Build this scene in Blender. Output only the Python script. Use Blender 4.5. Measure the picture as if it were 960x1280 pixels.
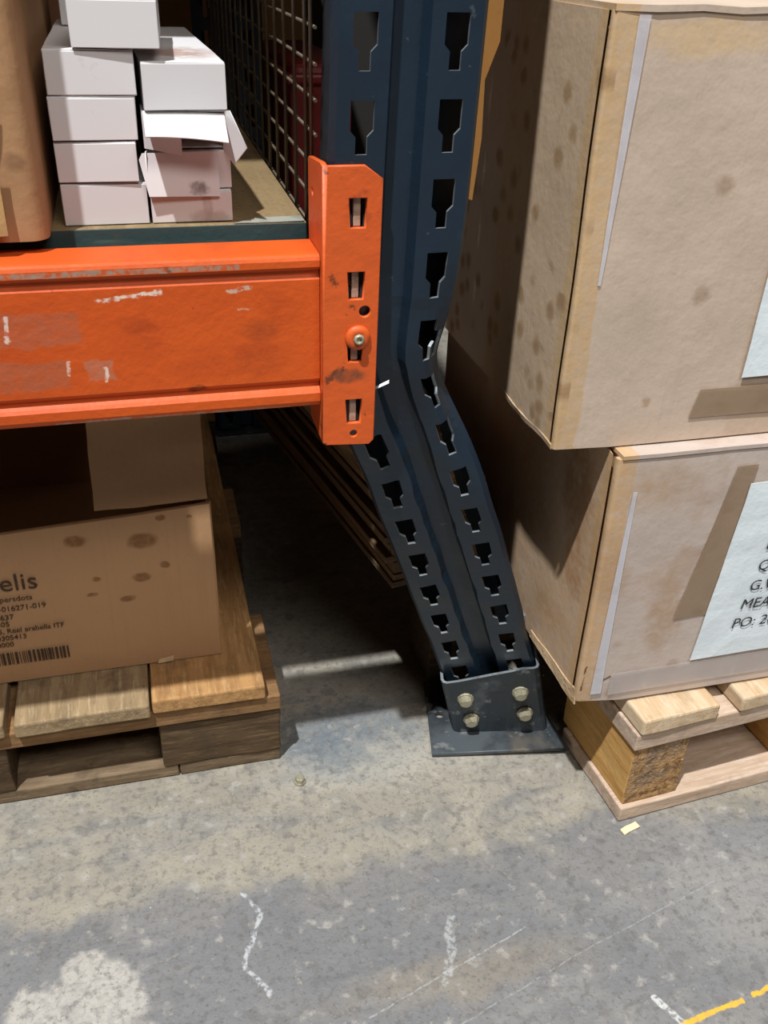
import bpy, bmesh, math, random
import numpy as np
from mathutils import Vector, Matrix, noise as mnoise

random.seed(7)
for o in list(bpy.data.objects):
    bpy.data.objects.remove(o)
scene = bpy.context.scene
COL = scene.collection

# ------------------------------------------------------------------ camera
F_PX = 1171.0
def _n(v): return v / np.linalg.norm(v)
_down = _n(np.array([410 - 480, 2550 - 640, F_PX]))          # world -z in camera axes (right, down, forward)
_dep = np.array([129 - 480, -91 - 640, F_PX]); _dep = _n(_dep - _down * (_dep @ _down))
_rx = np.cross(_down, _dep); _rx = _rx if _rx[0] > 0 else -_rx
RW = np.array([_rx, _dep, -_down])
cam_data = bpy.data.cameras.new('camera')
cam_data.sensor_fit = 'VERTICAL'; cam_data.sensor_height = 36.0
cam_data.lens = F_PX / 1280.0 * 36.0
cam_data.clip_start = 0.02
cam = bpy.data.objects.new('camera', cam_data); COL.objects.link(cam)
m = Matrix.Identity(4)
for r in range(3):
    m[r][0] = RW[r, 0]; m[r][1] = -RW[r, 1]; m[r][2] = -RW[r, 2]
m[0][3], m[1][3], m[2][3] = -0.182, -0.6377, 0.775
cam.matrix_world = m
scene.camera = cam

# ------------------------------------------------------------------ world, lamps, exposure
world = bpy.data.worlds.new('world'); scene.world = world
world.use_nodes = True
bgn = world.node_tree.nodes['Background']
bgn.inputs[0].default_value = (1.0, 0.84, 0.66, 1); bgn.inputs[1].default_value = 0.015

def lamp(name, kind, loc, power, color, size=0.1, size_y=None, target=None):
    d = bpy.data.lights.new(name, kind); d.energy = power; d.color = color
    if kind == 'AREA':
        d.shape = 'RECTANGLE'; d.size = size; d.size_y = size_y or size
    else:
        d.shadow_soft_size = size
    o = bpy.data.objects.new(name, d); COL.objects.link(o); o.location = loc
    if target is not None:
        o.rotation_euler = (Vector(target) - Vector(loc)).to_track_quat('-Z', 'Y').to_euler()
    return o
# high-bay lamp over the aisle (hard shadows) and an added soft fill for the front faces
lamp('high_bay_lamp', 'POINT', (-1.35, -1.50, 5.3), 1620, (0.95, 0.975, 1.0), 0.06)
lamp('added_front_fill', 'AREA', (0.8, -2.8, 4.0), 92, (1.0, 0.955, 0.92), 2.4, 1.0, (0.2, 0, 0.4))

vs = scene.view_settings
vs.view_transform = 'Standard'; vs.look = 'None'; vs.gamma = 1.0; vs.exposure = 0.13
vs.use_curve_mapping = False

# ------------------------------------------------------------------ helpers: materials
def lin(c):
    return tuple(((v / 255.0) / 12.92 if v / 255.0 <= 0.04045 else ((v / 255.0 + 0.055) / 1.055) ** 2.4) for v in c)
def rgba(c): return (*lin(c), 1.0)

class NT:
    def __init__(s, mat):
        s.t = mat.node_tree; s.n = s.t.nodes; s.l = s.t.links
    def new(s, k): return s.n.new(k)
    def put(s, sock, v):
        if v is None: return
        if hasattr(v, 'is_linked'): s.l.new(v, sock)
        else: sock.default_value = v
    def math(s, op, a, b=None, c=None):
        n = s.new('ShaderNodeMath'); n.operation = op
        s.put(n.inputs[0], a); s.put(n.inputs[1], b); s.put(n.inputs[2], c); return n.outputs[0]
    def vec(s, op, a, b=None, scale=None):
        n = s.new('ShaderNodeVectorMath'); n.operation = op
        s.put(n.inputs[0], a); s.put(n.inputs[1], b)
        if scale is not None: s.put(n.inputs[3], scale)
        return n.outputs['Value'] if op in ('LENGTH', 'DOT_PRODUCT', 'DISTANCE') else n.outputs[0]
    def noise(s, v, scale, detail=3, rough=.55, color=False):
        n = s.new('ShaderNodeTexNoise'); s.put(n.inputs['Vector'], v)
        n.inputs['Scale'].default_value = scale; n.inputs['Detail'].default_value = detail
        n.inputs['Roughness'].default_value = rough
        return n.outputs['Color'] if color else n.outputs[0]
    def rng(s, v, lo, hi, a=0.0, b=1.0):
        n = s.new('ShaderNodeMapRange'); n.interpolation_type = 'SMOOTHSTEP'
        s.put(n.inputs[0], v)
        n.inputs[1].default_value = lo; n.inputs[2].default_value = hi
        n.inputs[3].default_value = a; n.inputs[4].default_value = b
        return n.outputs[0]
    def mix(s, f, a, b):
        n = s.new('ShaderNodeMix'); n.data_type = 'RGBA'
        s.put(n.inputs[0], f); s.put(n.inputs[6], a); s.put(n.inputs[7], b); return n.outputs[2]

def material(name, base, rough=0.6, metal=0.0, layers=(), org=(0, 0, 0), bump=(), vary=0.0, spec=0.5, coat=0.0, trans=0.0):
    """base colour + procedural layers (all in object coordinates, given in world metres minus org)"""
    mt = bpy.data.materials.new(name); mt.use_nodes = True
    g = NT(mt); b = g.n['Principled BSDF']
    tc = g.new('ShaderNodeTexCoord'); P = tc.outputs['Object']
    warpn = {}
    def warped(w):
        if not w: return P
        amt, sc = w
        if w not in warpn:
            c = g.vec('SUBTRACT', g.noise(P, sc, 3, .6, color=True), (.5, .5, .5))
            warpn[w] = g.vec('ADD', P, g.vec('SCALE', c, None, amt))
        return warpn[w]
    oi = g.new('ShaderNodeObjectInfo')
    if vary:
        PV = g.vec('ADD', P, g.vec('SCALE', (13.1, 7.7, 5.3), None, oi.outputs['Random']))
    else: PV = P
    col = rgba(base); rsock = rough
    for L in layers:
        k = L[0]
        if k == 'noise':
            _, sc, lo, hi, c, op = L[:6]
            v = PV
            if len(L) > 6:
                v = g.vec('MULTIPLY', PV, L[6])
            f = g.rng(g.noise(v, sc, 4, .62), lo, hi, 0, op)
        elif k == 'spots':
            _, sc, lo, hi, c, op, thr = L[:7]
            vo = g.new('ShaderNodeTexVoronoi'); g.put(vo.inputs['Vector'], g.vec('MULTIPLY', warped((.008, 60.)), L[8] if len(L) > 8 else (1, 1, 1))); vo.inputs['Scale'].default_value = sc
            f = g.rng(vo.outputs['Distance'], lo, hi, op, 0)
            sep = g.new('ShaderNodeSeparateColor'); g.put(sep.inputs[0], vo.outputs['Color'])
            f = g.math('MULTIPLY', f, g.math('GREATER_THAN', sep.outputs[0], thr))
            if len(L) > 7:
                ct, hf = L[7]
                a = g.vec('ABSOLUTE', g.vec('DIVIDE', g.vec('SUBTRACT', P, tuple(ct[i] - org[i] for i in range(3))), tuple(hf)))
                sp = g.new('ShaderNodeSeparateXYZ'); g.put(sp.inputs[0], a)
                f = g.math('MULTIPLY', f, g.rng(g.math('MAXIMUM', g.math('MAXIMUM', sp.outputs[0], sp.outputs[1]), sp.outputs[2]), .9, 1.0, 1, 0))
        elif k in ('ell', 'box'):
            _, ct, r, soft, c, op, w = L
            d = g.vec('SUBTRACT', warped(w), tuple(ct[i] - org[i] for i in range(3)))
            d = g.vec('DIVIDE', d, tuple(r))
            if k == 'ell': q = g.vec('LENGTH', d)
            else:
                a = g.vec('ABSOLUTE', d); sp = g.new('ShaderNodeSeparateXYZ'); g.put(sp.inputs[0], a)
                q = g.math('MAXIMUM', g.math('MAXIMUM', sp.outputs[0], sp.outputs[1]), sp.outputs[2])
            f = g.rng(q, 1 - soft, 1 + soft, op, 0)
        elif k == 'half':      # everything on one side of a plane
            _, pt, nv, soft, c, op, w = L
            d = g.vec('SUBTRACT', warped(w), tuple(pt[i] - org[i] for i in range(3)))
            f = g.rng(g.vec('DOT_PRODUCT', d, tuple(nv)), -soft, soft, 0, op)
        elif k == 'line':
            _, pts, wd, c, op, w = L
            p = warped(w); best = None
            for A, B in zip(pts[:-1], pts[1:]):
                A = Vector(A) - Vector(org); B = Vector(B) - Vector(org); ab = B - A
                pa = g.vec('SUBTRACT', p, tuple(A))
                t = g.math('MULTIPLY', g.vec('DOT_PRODUCT', pa, tuple(ab)), 1 / ab.length_squared)
                cl = g.new('ShaderNodeClamp'); g.put(cl.inputs[0], t)
                d = g.vec('LENGTH', g.vec('SUBTRACT', pa, g.vec('SCALE', tuple(ab), None, cl.outputs[0])))
                best = d if best is None else g.math('MINIMUM', best, d)
            f = g.rng(best, wd * .6, wd * 1.2, op, 0)
        # break the shape up so no layer reads as a stencil
        if k == 'line' and op < .9:
            f = g.math('MULTIPLY', f, g.rng(g.noise(P, 220, 3), .40, .56, .1, 1.0))
        elif k in ('ell', 'box', 'line') and op < 1:
            f = g.math('MULTIPLY', f, g.rng(g.noise(P, 140, 3), .25, .6, .55, 1.0))
        col = g.mix(f, col, rgba(c))
    if vary:
        hs = g.new('ShaderNodeHueSaturation')
        hs.inputs['Value'].default_value = 1
        g.put(hs.inputs['Value'], g.rng(oi.outputs['Random'], 0, 1, 1 - vary, 1 + vary))
        g.put(hs.inputs['Color'], col); col = hs.outputs[0]
    g.put(b.inputs['Base Color'], col)
    b.inputs['Roughness'].default_value = rough; b.inputs['Metallic'].default_value = metal
    b.inputs['Specular IOR Level'].default_value = spec
    b.inputs['Coat Weight'].default_value = coat
    if trans:
        b.inputs['Alpha'].default_value = 1 - trans
    h = None
    for bm_ in bump:
        sc, st = bm_[:2]; v = PV if len(bm_) < 3 else g.vec('MULTIPLY', PV, bm_[2])
        x = g.math('MULTIPLY', g.noise(v, sc, 4, .6), st); h = x if h is None else g.math('ADD', h, x)
    if h is not None:
        bn = g.new('ShaderNodeBump'); bn.inputs['Strength'].default_value = 1.0; bn.inputs['Distance'].default_value = 1.0
        g.put(bn.inputs['Height'], h); g.put(b.inputs['Normal'], bn.outputs[0])
    return mt

# ------------------------------------------------------------------ helpers: objects
def tag(o, label=None, cat=None, group=None, kind=None):
    if label: o['label'] = label
    if cat: o['category'] = cat
    if group: o['group'] = group
    if kind: o['kind'] = kind
    return o
def thing(name, label, cat, loc, group=None, rotz=0.0):
    o = bpy.data.objects.new(name, None); COL.objects.link(o)
    o.location = loc; o.rotation_euler = (0, 0, rotz); o.empty_display_size = .02
    return tag(o, label, cat, group)
def link(name, me, mats, parent=None, smooth=False):
    for mm in (mats if isinstance(mats, (list, tuple)) else [mats]): me.materials.append(mm)
    if smooth:
        for p in me.polygons: p.use_smooth = True
    o = bpy.data.objects.new(name, me); COL.objects.link(o)
    if parent: o.parent = parent
    return o
def from_bm(name, bm, mats, parent=None, smooth=False, off=(0, 0, 0)):
    if any(off): bmesh.ops.translate(bm, vec=-Vector(off), verts=bm.verts)
    me = bpy.data.meshes.new(name); bm.to_mesh(me); bm.free()
    return link(name, me, mats, parent, smooth)
def pyd(name, verts, faces, mats, parent=None, smooth=False, off=(0, 0, 0)):
    me = bpy.data.meshes.new(name)
    me.from_pydata([tuple(Vector(v) - Vector(off)) for v in verts], [], faces); me.validate(); me.update()
    return link(name, me, mats, parent, smooth)
def loc_of(p): return tuple(p.location) if p else (0, 0, 0)

def rbox_bm(x0, x1, y0, y1, z0, z1, bev=.001, seg=2, cuts=0, wob=0.0, wsc=20.0, seed=0):
    bm = bmesh.new(); bmesh.ops.create_cube(bm, size=1)
    for v in bm.verts:
        v.co = Vector(((x0 + x1) / 2 + v.co.x * (x1 - x0), (y0 + y1) / 2 + v.co.y * (y1 - y0), (z0 + z1) / 2 + v.co.z * (z1 - z0)))
    if cuts: bmesh.ops.subdivide_edges(bm, edges=bm.edges[:], cuts=cuts, use_grid_fill=True)
    if bev:
        es = [e for e in bm.edges if len(e.link_faces) == 2 and e.calc_face_angle(0) > .5]
        bmesh.ops.bevel(bm, geom=es, offset=bev, segments=seg, profile=.5, affect='EDGES', clamp_overlap=True)
    if wob:
        for v in bm.verts:
            v.co += mnoise.noise_vector(v.co * wsc + Vector((seed, seed * 1.7, 3.1))) * wob
    return bm
def rbox(name, dims, mats, parent=None, off=None, **k):
    bm = rbox_bm(*dims, **k)
    return from_bm(name, bm, mats, parent, False, off if off is not None else loc_of(parent))

def plate_mesh(outline, holes, th, bev=0.0):
    """flat plate with real holes: outline in (u, v), thickness th, in the local XY plane"""
    cu = bpy.data.curves.new('plate', 'CURVE'); cu.dimensions = '2D'; cu.fill_mode = 'BOTH'
    cu.extrude = th / 2; cu.bevel_depth = bev; cu.bevel_resolution = 1
    for pts in [outline] + list(holes):
        s = cu.splines.new('POLY'); s.points.add(len(pts) - 1); s.use_cyclic_u = True
        for i, p in enumerate(pts): s.points[i].co = (p[0], p[1], 0, 1)
    o = bpy.data.objects.new('plate', cu); COL.objects.link(o)
    dg = bpy.context.evaluated_depsgraph_get()
    me = bpy.data.meshes.new_from_object(o.evaluated_get(dg))
    bpy.data.objects.remove(o); bpy.data.curves.remove(cu)
    me.materials.clear(); return me
def plate(name, outline, holes, th, frame, mats, parent, bev=0.0):
    """frame: 4x4 matrix taking plate coordinates to world"""
    me = plate_mesh(outline, holes, th, bev)
    M = Matrix.Translation(-Vector(loc_of(parent))) @ frame
    me.transform(M); return link(name, me, mats, parent)
def frame_of(o, ux, uy):
    ux = Vector(ux).normalized(); uy = Vector(uy); uz = ux.cross(uy).normalized(); uy = uz.cross(ux)
    M = Matrix.Identity(4)
    for r in range(3):
        M[r][0] = ux[r]; M[r][1] = uy[r]; M[r][2] = uz[r]; M[r][3] = o[r]
    return M
def circ(cx, cy, r, n=16): return [(cx + r * math.cos(2 * math.pi * i / n), cy + r * math.sin(2 * math.pi * i / n)) for i in range(n)]
def XZ(y): return frame_of((0, y, 0), (1, 0, 0), (0, 0, 1))       # plate facing the aisle

def text_mesh(body, size, shear=0.0, bold=0.0):
    cu = bpy.data.curves.new('text', 'FONT'); cu.body = body; cu.size = size; cu.shear = shear; cu.offset = bold
    cu.resolution_u = 3
    o = bpy.data.objects.new('text', cu); COL.objects.link(o)
    dg = bpy.context.evaluated_depsgraph_get()
    me = bpy.data.meshes.new_from_object(o.evaluated_get(dg))
    bpy.data.objects.remove(o); bpy.data.curves.remove(cu); me.materials.clear(); return me
def put_text(body, size, x, y, z, mat, parent, shear=0.0, bold=0.0, align='L', tilt=0.0):
    me = text_mesh(body, size, shear, bold)
    if align == 'R':
        w = max(v.co.x for v in me.vertices); me.transform(Matrix.Translation((-w, 0, 0)))
    M = Matrix.Translation(Vector((x, y, z)) - Vector(loc_of(parent))) @ Matrix.Rotation(-tilt, 4, 'Y') @ Matrix.Rotation(math.pi / 2, 4, 'X')
    me.transform(M); return link('printed_text', me, mat, parent)

def extrude_x(name, prof, x0, x1, mats, parent, nseg=1, smooth=False):
    n = len(prof); V = []; Fc = []
    for k in range(nseg + 1):
        x = x0 + (x1 - x0) * k / nseg
        V += [(x, p[0], p[1]) for p in prof]
    for k in range(nseg):
        for i in range(n):
            j = (i + 1) % n
            Fc.append((k * n + i, (k + 1) * n + i, (k + 1) * n + j, k * n + j))
    Fc.append(tuple(range(n))); Fc.append(tuple(nseg * n + i for i in reversed(range(n))))
    bm = bmesh.new(); vs_ = [bm.verts.new(Vector(v)) for v in V]
    for f in Fc: bm.faces.new([vs_[i] for i in f])
    bmesh.ops.recalc_face_normals(bm, faces=bm.faces[:])
    return from_bm(name, bm, mats, parent, smooth, loc_of(parent))

# ------------------------------------------------------------------ materials
GX = (3, 30, 30); GY = (30, 3, 30)
def wood(name, base, dark, light, axis, grime=(70, 58, 46), gop=.5, vary=.12):
    st = {'x': (6, 60, 60), 'y': (60, 6, 60), 'z': (60, 60, 6)}[axis]
    return material(name, base, .8, 0, [
        ('noise', 1.6, .40, .62, dark, .55, st), ('noise', 5.0, .50, .68, light, .5, st),
        ('noise', 22, .52, .70, grime, gop), ('noise', 90, .56, .74, grime, gop * .7)],
        bump=[(1.6, .0008, st), (160, .0006)], vary=vary, spec=.2)
def cardboard(name, base, extra=(), org=(0, 0, 0), vary=0.0):
    b = np.array(base, float)
    return material(name, base, .78, 0, [
        ('noise', 7, .40, .70, tuple(b * .90), .6), ('noise', 2.2, .45, .62, tuple(np.minimum(255, b * 1.05)), .6),
        ('noise', 2.0, .50, .70, tuple(b * .95), .35, (120, 120, 3)), ('noise', 150, .55, .75, tuple(b * .90), .3)] + list(extra),
        org=org, bump=[(2.0, .00022, (120, 120, 3)), (22, .0015), (300, .0001)], vary=vary, spec=.25)

m_paper = material('white_box_board', (206, 203, 202), .5, 0, [('noise', 18, .5, .75, (205, 198, 196), .5), ('noise', 70, .66, .74, (176, 160, 150), .35)], vary=.03)
m_label = material('label_paper', (226, 234, 236), .5, 0, [('noise', 10, .4, .7, (206, 218, 222), .6)], bump=[(26, .0016)])
m_ink = material('black_ink', (38, 34, 34), .7, 0, [('noise', 300, .5, .8, (70, 62, 58), .5)])
m_inkb = material('brown_print_ink', (58, 40, 26), .8, 0, [('noise', 400, .4, .7, (96, 70, 46), .6)])
m_tape = material('clear_parcel_tape', (206, 196, 190), .12, 0, [('noise', 40, .45, .7, (222, 214, 208), .6, (1, 1, .3))], bump=[(40, .0006)], spec=.6, trans=.62)
m_browntape = material('brown_parcel_tape', (176, 140, 92), .25, 0, [('noise', 25, .45, .7, (158, 122, 78), .6)], bump=[(22, .003)], spec=.55)
m_streak = material('tape_highlight_white', (226, 224, 230), .2, 0, [('noise', 30, .45, .7, (206, 198, 198), .6)], spec=.6, trans=.5)  # highlight of the glossy tape, painted as a pale see-through strip
m_greytape = material('dull_parcel_tape', (166, 142, 116), .3, 0, [('noise', 25, .45, .7, (152, 126, 100), .6)], bump=[(22, .001)], spec=.5, trans=.35)
m_blue = material('dark_blue_powder_coat', (24, 40, 54), .42, 0, [
    ('noise', 6, .45, .72, (20, 30, 40), .7), ('noise', 28, .60, .72, (36, 50, 60), .5), ('noise', 70, .69, .73, (84, 92, 96), .4),
    ('noise', 14, .60, .72, (30, 34, 34), .7)], bump=[(40, .0008)], spec=.5)
m_bluerim = material('bare_cut_steel', (150, 156, 158), .4, .55, [('noise', 60, .45, .65, (84, 92, 96), .7)])
m_foot = material('scuffed_black_steel', (40, 48, 54), .45, .15, [
    ('noise', 22, .50, .66, (84, 92, 98), .7), ('noise', 60, .60, .70, (128, 128, 124), .6), ('noise', 12, .58, .70, (74, 62, 48), .6)], bump=[(60, .001)])
m_plate = material('scuffed_grey_steel', (84, 90, 94), .4, .2, [
    ('noise', 14, .45, .62, (48, 54, 58), .8), ('noise', 60, .58, .68, (140, 140, 136), .6), ('noise', 9, .56, .66, (112, 104, 92), .6)], bump=[(60, .0008)])
m_bolt = material('zinc_bolt', (168, 162, 138), .45, .35, [('noise', 120, .5, .7, (112, 104, 82), .7)], bump=[(200, .0006)])
m_dark = material('dark_void_paint', (26, 24, 22), .8, 0, [('noise', 3, .4, .7, (36, 32, 28), .6)])
m_wire = material('galvanised_wire', (98, 88, 72), .45, .3, [('noise', 50, .4, .7, (72, 62, 50), .6)])
m_green = material('deck_edge_green', (44, 66, 66), .6, 0, [('noise', 12, .5, .66, (86, 100, 92), .6, (1, 3, 8)), ('noise', 8, .56, .68, (84, 72, 44), .8)], bump=[(80, .0006)])
m_deck = material('chipboard_deck', (128, 106, 72), .75, 0, [('noise', 8, .4, .7, (104, 84, 54), .6), ('noise', 2.5, .45, .65, (146, 124, 88), .5, (30, 2, 30)), ('noise', 220, .5, .7, (92, 74, 50), .5)], bump=[(250, .0005)])
m_scrap = material('grey_torn_film', (150, 150, 138), .5, 0, [('noise', 60, .45, .7, (112, 116, 108), .6)])
m_red = material('dark_red_plastic', (122, 28, 24), .5, 0, [('noise', 8, .4, .7, (92, 20, 18), .6)])

# ------------------------------------------------------------------ the setting
fl_layers = [
    ('noise', 4.0, .35, .70, (136, 129, 114), .8), ('noise', 16, .40, .75, (172, 164, 147), .6),
    # darker, blue-grey trodden zone along the aisle
    ('half', (0.0, -0.056, 0), (-.06, -1.0, 0), .013, (120, 119, 119), .85, (.20, 8.)),
    ('half', (0.0, -0.085, 0), (-.06, -1.0, 0), .03, (112, 114, 116), .6, (.30, 14.)),
    ('noise', 5, .50, .66, (142, 139, 134), .55, (1, 3.5, 1)), ('noise', 9, .54, .68, (100, 102, 104), .5, (1, 4, 1)),
    ('noise', 24, .45, .75, (106, 106, 106), .5), ('noise', 9, .50, .72, (146, 141, 132), .45),
    # pale repair patch, brown worn patches
    ('ell', (-.292, -.150, 0), (.060, .056, .1), .12, (176, 171, 162), .92, (.10, 18.)),
    ('ell', (.03, -.185, 0), (.11, .018, .1), .6, (138, 128, 112), .6, (.06, 20.)),
    ('ell', (-.16, -.03, 0), (.20, .020, .1), .6, (156, 149, 133), .6, (.10, 16.)),
    ('ell', (.34, -.17, 0), (.10, .06, .1), .7, (150, 147, 142), .6, (.08, 16.)),
    # blue paint left where the foot used to stand
    ('ell', (-.010, .112, 0), (.085, .060, .1), .25, (110, 116, 119), .9, (.07, 34.)),
    ('ell', (.012, .075, 0), (.11, .035, .1), .6, (176, 170, 156), .6, (.09, 40.)),
    ('ell', (-.025, .10, 0), (.04, .03, .1), .5, (94, 106, 116), .6, (.06, 60.)),
    ('noise', 120, .48, .68, (92, 88, 84), .55), ('noise', 60, .56, .70, (182, 177, 168), .5), ('noise', 35, .56, .66, (100, 98, 96), .45), ('noise', 260, .55, .7, (78, 74, 70), .5),
    # scuffs
    ('line', [(-.148, -.060, 0), (-.135, -.085, 0), (-.155, -.135, 0), (-.138, -.165, 0)], .0026, (188, 190, 191), .75, (.014, 55.)),
    ('line', [(.035, -.13, 0), (.028, -.16, 0), (.012, -.19, 0)], .0042, (168, 170, 168), .7, (.014, 60.)),
    ('line', [(-.06, -.205, 0), (.10, -.155, 0)], .0009, (168, 170, 170), .6, (.004, 60.)),
    ('line', [(-.04, -.245, 0), (.14, -.19, 0), (.30, -.15, 0)], .0008, (160, 162, 162), .5, (.004, 60.)),
    ('line', [(.185, -.245, 0), (.20, -.275, 0)], .0034, (206, 206, 202), .8, (.006, 60.)),
    # yellow line
    ('line', [(.165, -.2755, 0), (.258, -.2635, 0)], .0024, (226, 176, 52), .95, (.007, 80.)),
    ('line', [(.272, -.262, 0), (.36, -.252, 0)], .0027, (226, 176, 52), .95, (.007, 80.)),
    ('noise', 170, .70, .75, (214, 210, 202), .7),
]
m_floor = material('worn_concrete', (147, 141, 129), .62, 0, fl_layers, bump=[(90, .0010), (25, .0014), (400, .0003)], spec=.35)
fb = bmesh.new(); bmesh.ops.create_grid(fb, x_segments=8, y_segments=8, size=4)
tag(from_bm('floor', fb, m_floor), 'worn grey concrete warehouse floor with blue paint patch and yellow line', 'floor', None, 'structure')
m_wall = material('added_dark_wall', (40, 36, 31), .9, 0, [('noise', 2, .4, .7, (32, 29, 25), .6)])
tag(rbox('added_wall_back', (-4, 4, 1.58, 1.68, 0, 4), m_wall, bev=0), 'added plain dark wall blocking light behind the racking', 'wall', None, 'structure')  # wall added to close off light from behind and keep the interior dark

# ------------------------------------------------------------------ bent rack upright
# centre of the front face at the lower edge of every slot pair (50 mm pitch), top to foot
CEN = {}
for i in range(-30, 5): CEN[i] = Vector((-.0010 - .00135 * max(i, -2), 0, .7027 - .05060 * i))
CEN[5] = Vector((.0080, .0092, .4522))
_a = Vector((.0274, .0189, .4036)); _b = Vector((.1448, .085, .0878))
for i in range(6, 16): CEN[i] = _a + (_b - _a) * ((i - 6) / 7.0)
LATU = Vector((1, 0, .01)).normalized(); LATD = Vector((.905, -.31, .275)).normalized()
def col_frame(t):
    i = math.floor(t); f = t - i
    p = [CEN[min(15, max(-30, k))] for k in (i - 1, i, i + 1, i + 2)]
    c = .5 * ((2 * p[1]) + (p[2] - p[0]) * f + (2 * p[0] - 5 * p[1] + 4 * p[2] - p[3]) * f * f + (3 * p[1] - p[0] - 3 * p[2] + p[3]) * f ** 3)
    d = .5 * ((p[2] - p[0]) + 2 * (2 * p[0] - 5 * p[1] + 4 * p[2] - p[3]) * f + 3 * (3 * p[1] - p[0] - 3 * p[2] + p[3]) * f * f)
    w = min(1, max(0, (t - 3.9) / 2.1)); w = w * w * (3 - 2 * w)
    lat = LATU.lerp(LATD, w).normalized()
    nrm = lat.cross(d).normalized()
    if nrm.y < 0: nrm = -nrm
    return c, lat, nrm
PROF = [(-.028, .072), (-.041, .070), (-.0487, .004), (-.0460, 0), (-.038, 0), (-.034, 0), (-.026, 0), (-.022, 0), (-.0145, 0), (-.0105, .010),
        (.0100, .010), (.0140, 0), (.022, 0), (.026, 0), (.034, 0), (.038, 0), (.0460, 0), (.0487, .004), (.041, .070), (.028, .072)]
def column(name, fr, i0, i1, parent, mats, damage=True, tend=None):
    rows = []
    for i in range(i0, i1 + 1):
        for k, ds in enumerate((-.66, -.48, -.30, -.22, 0.0, .17)): rows.append((i + ds, k))
    if tend is not None: rows = [r for r in rows if r[0] <= tend]
    np_ = len(PROF); V = []; Fc = []
    for t, k in rows:
        c, lat, nrm = fr(t)
        for j, (u, dpt) in enumerate(PROF):
            q = c + lat * u + nrm * dpt
            if damage:
                g = math.exp(-((t - 4.9) / 1.5) ** 2)
                if j >= 14:                                   # right flange folded back and inwards at the kink
                    s_ = min(1, (u - .026) / .02)
                    q += lat * (-.012 * g * s_) + nrm * (.020 * g * s_)
                if j in (18, 19) and t > 3.5: q += lat * (-.015 * min(1, (t - 3.5) / 1.5))
                if 6 <= j <= 13 and t > 3:
                    q += nrm * (.005 * g)
                if t > 4:
                    h = mnoise.noise_vector(Vector((u * 40, t * 1.3, 2.2)))
                    q += nrm * h.x * .0016 + lat * h.y * .0014
                if j in (8, 11) and t > 5:
                    q += lat * .002 * mnoise.noise(Vector((j, t * 2.1, 0)))
            V.append(q)
    for r in range(len(rows) - 1):
        k = rows[r][1]
        for j in range(np_ - 1):
            a, b_, c_, d_ = r * np_ + j, r * np_ + j + 1, (r + 1) * np_ + j + 1, (r + 1) * np_ + j
            L, M_, R_ = j in (4, 12), j in (5, 13), j in (6, 14)
            if k in (0, 1) and (L or M_ or R_): continue
            if k == 2:
                if M_: continue
                if L: Fc.append((a, c_, d_)); continue
                if R_: Fc.append((b_, c_, d_)); continue
            if k == 3 and M_: continue
            if damage and r < len(rows) and 4 - .5 < rows[r][0] < 4 - .15 and j == 15: continue      # torn out to the edge
            Fc.append((a, b_, c_, d_))
    o = pyd(name, V, Fc, mats, parent, False, loc_of(parent))
    md = o.modifiers.new('thickness', 'SOLIDIFY'); md.thickness = .0024; md.offset = -1; md.material_offset_rim = 1
    md.use_even_offset = False
    return o

up = thing('rack_upright', 'bent dark blue slotted rack upright buckled at its foot', 'rack upright', (.165, .09, 0))
colo = column('slotted_column', col_frame, -28, 13, up, [m_blue, m_bluerim], True, 13.6)
# foot: base plate lying skewed on the floor, U-shaped shoe and four bolts
FU = Vector((-.25, -.10, .963)).normalized(); FL = Vector((.968, -.235, .060)); FL = (FL - FU * FL.dot(FU)).normalized(); FN = FL.cross(FU)
if FN.y < 0: FN = -FN
FC = Vector((.1500, .0750, .0550))                                           # centre of the shoe's front face
def fp(u, v, n): return FC + FL * u + FU * v + FN * n
hw = .0520
shoe_prof = [(-hw, .075), (-hw, .004), (-hw + .004, 0), (hw - .004, 0), (hw, .004), (hw, .075)]
V = []; Fc = []
N = 14
for k, (u, n) in enumerate(shoe_prof): pass
top = []
us = [(-hw, .075), (-hw, .04), (-hw, .005), (-hw + .0015, .0015), (-hw + .005, 0)] + [(-hw + .005 + (2 * hw - .01) * q / 8, 0) for q in range(1, 8)] + [(hw - .005, 0), (hw - .0015, .0015), (hw, .005), (hw, .04), (hw, .075)]
for r, v in enumerate((-.0560, -.02, .02, .042, .052)):
    for k, (u, n) in enumerate(us):
        dv = 0
        if v > .045: dv = .0030 * math.sin(u * 60 + .4) + .002 * (u > .03)
        V.append(fp(u, v + dv, n + .0008 * math.sin(u * 90 + v * 70)))
w_ = len(us)
for r in range(4):
    for k in range(w_ - 1): Fc.append((r * w_ + k, r * w_ + k + 1, (r + 1) * w_ + k + 1, (r + 1) * w_ + k))
sh = pyd('foot_shoe', V, Fc, [m_foot, m_bluerim], up, False, loc_of(up))
md = sh.modifiers.new('thickness', 'SOLIDIFY'); md.thickness = .003; md.offset = 0; md.material_offset_rim = 1
tilt = math.radians(2.2)
bx = Vector((math.cos(math.radians(-11)), math.sin(math.radians(-11)), math.tan(tilt))).normalized()
by = Vector((math.sin(math.radians(11)), math.cos(math.radians(11)), 0))
bp = plate('base_plate', [(0, 0), (.152, .0), (.118, .118), (.002, .118)], [circ(.014, .060, .0055)], .004,
           frame_of((.0775, .0655, .0035), bx, by), m_plate, up, .0006)
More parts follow.
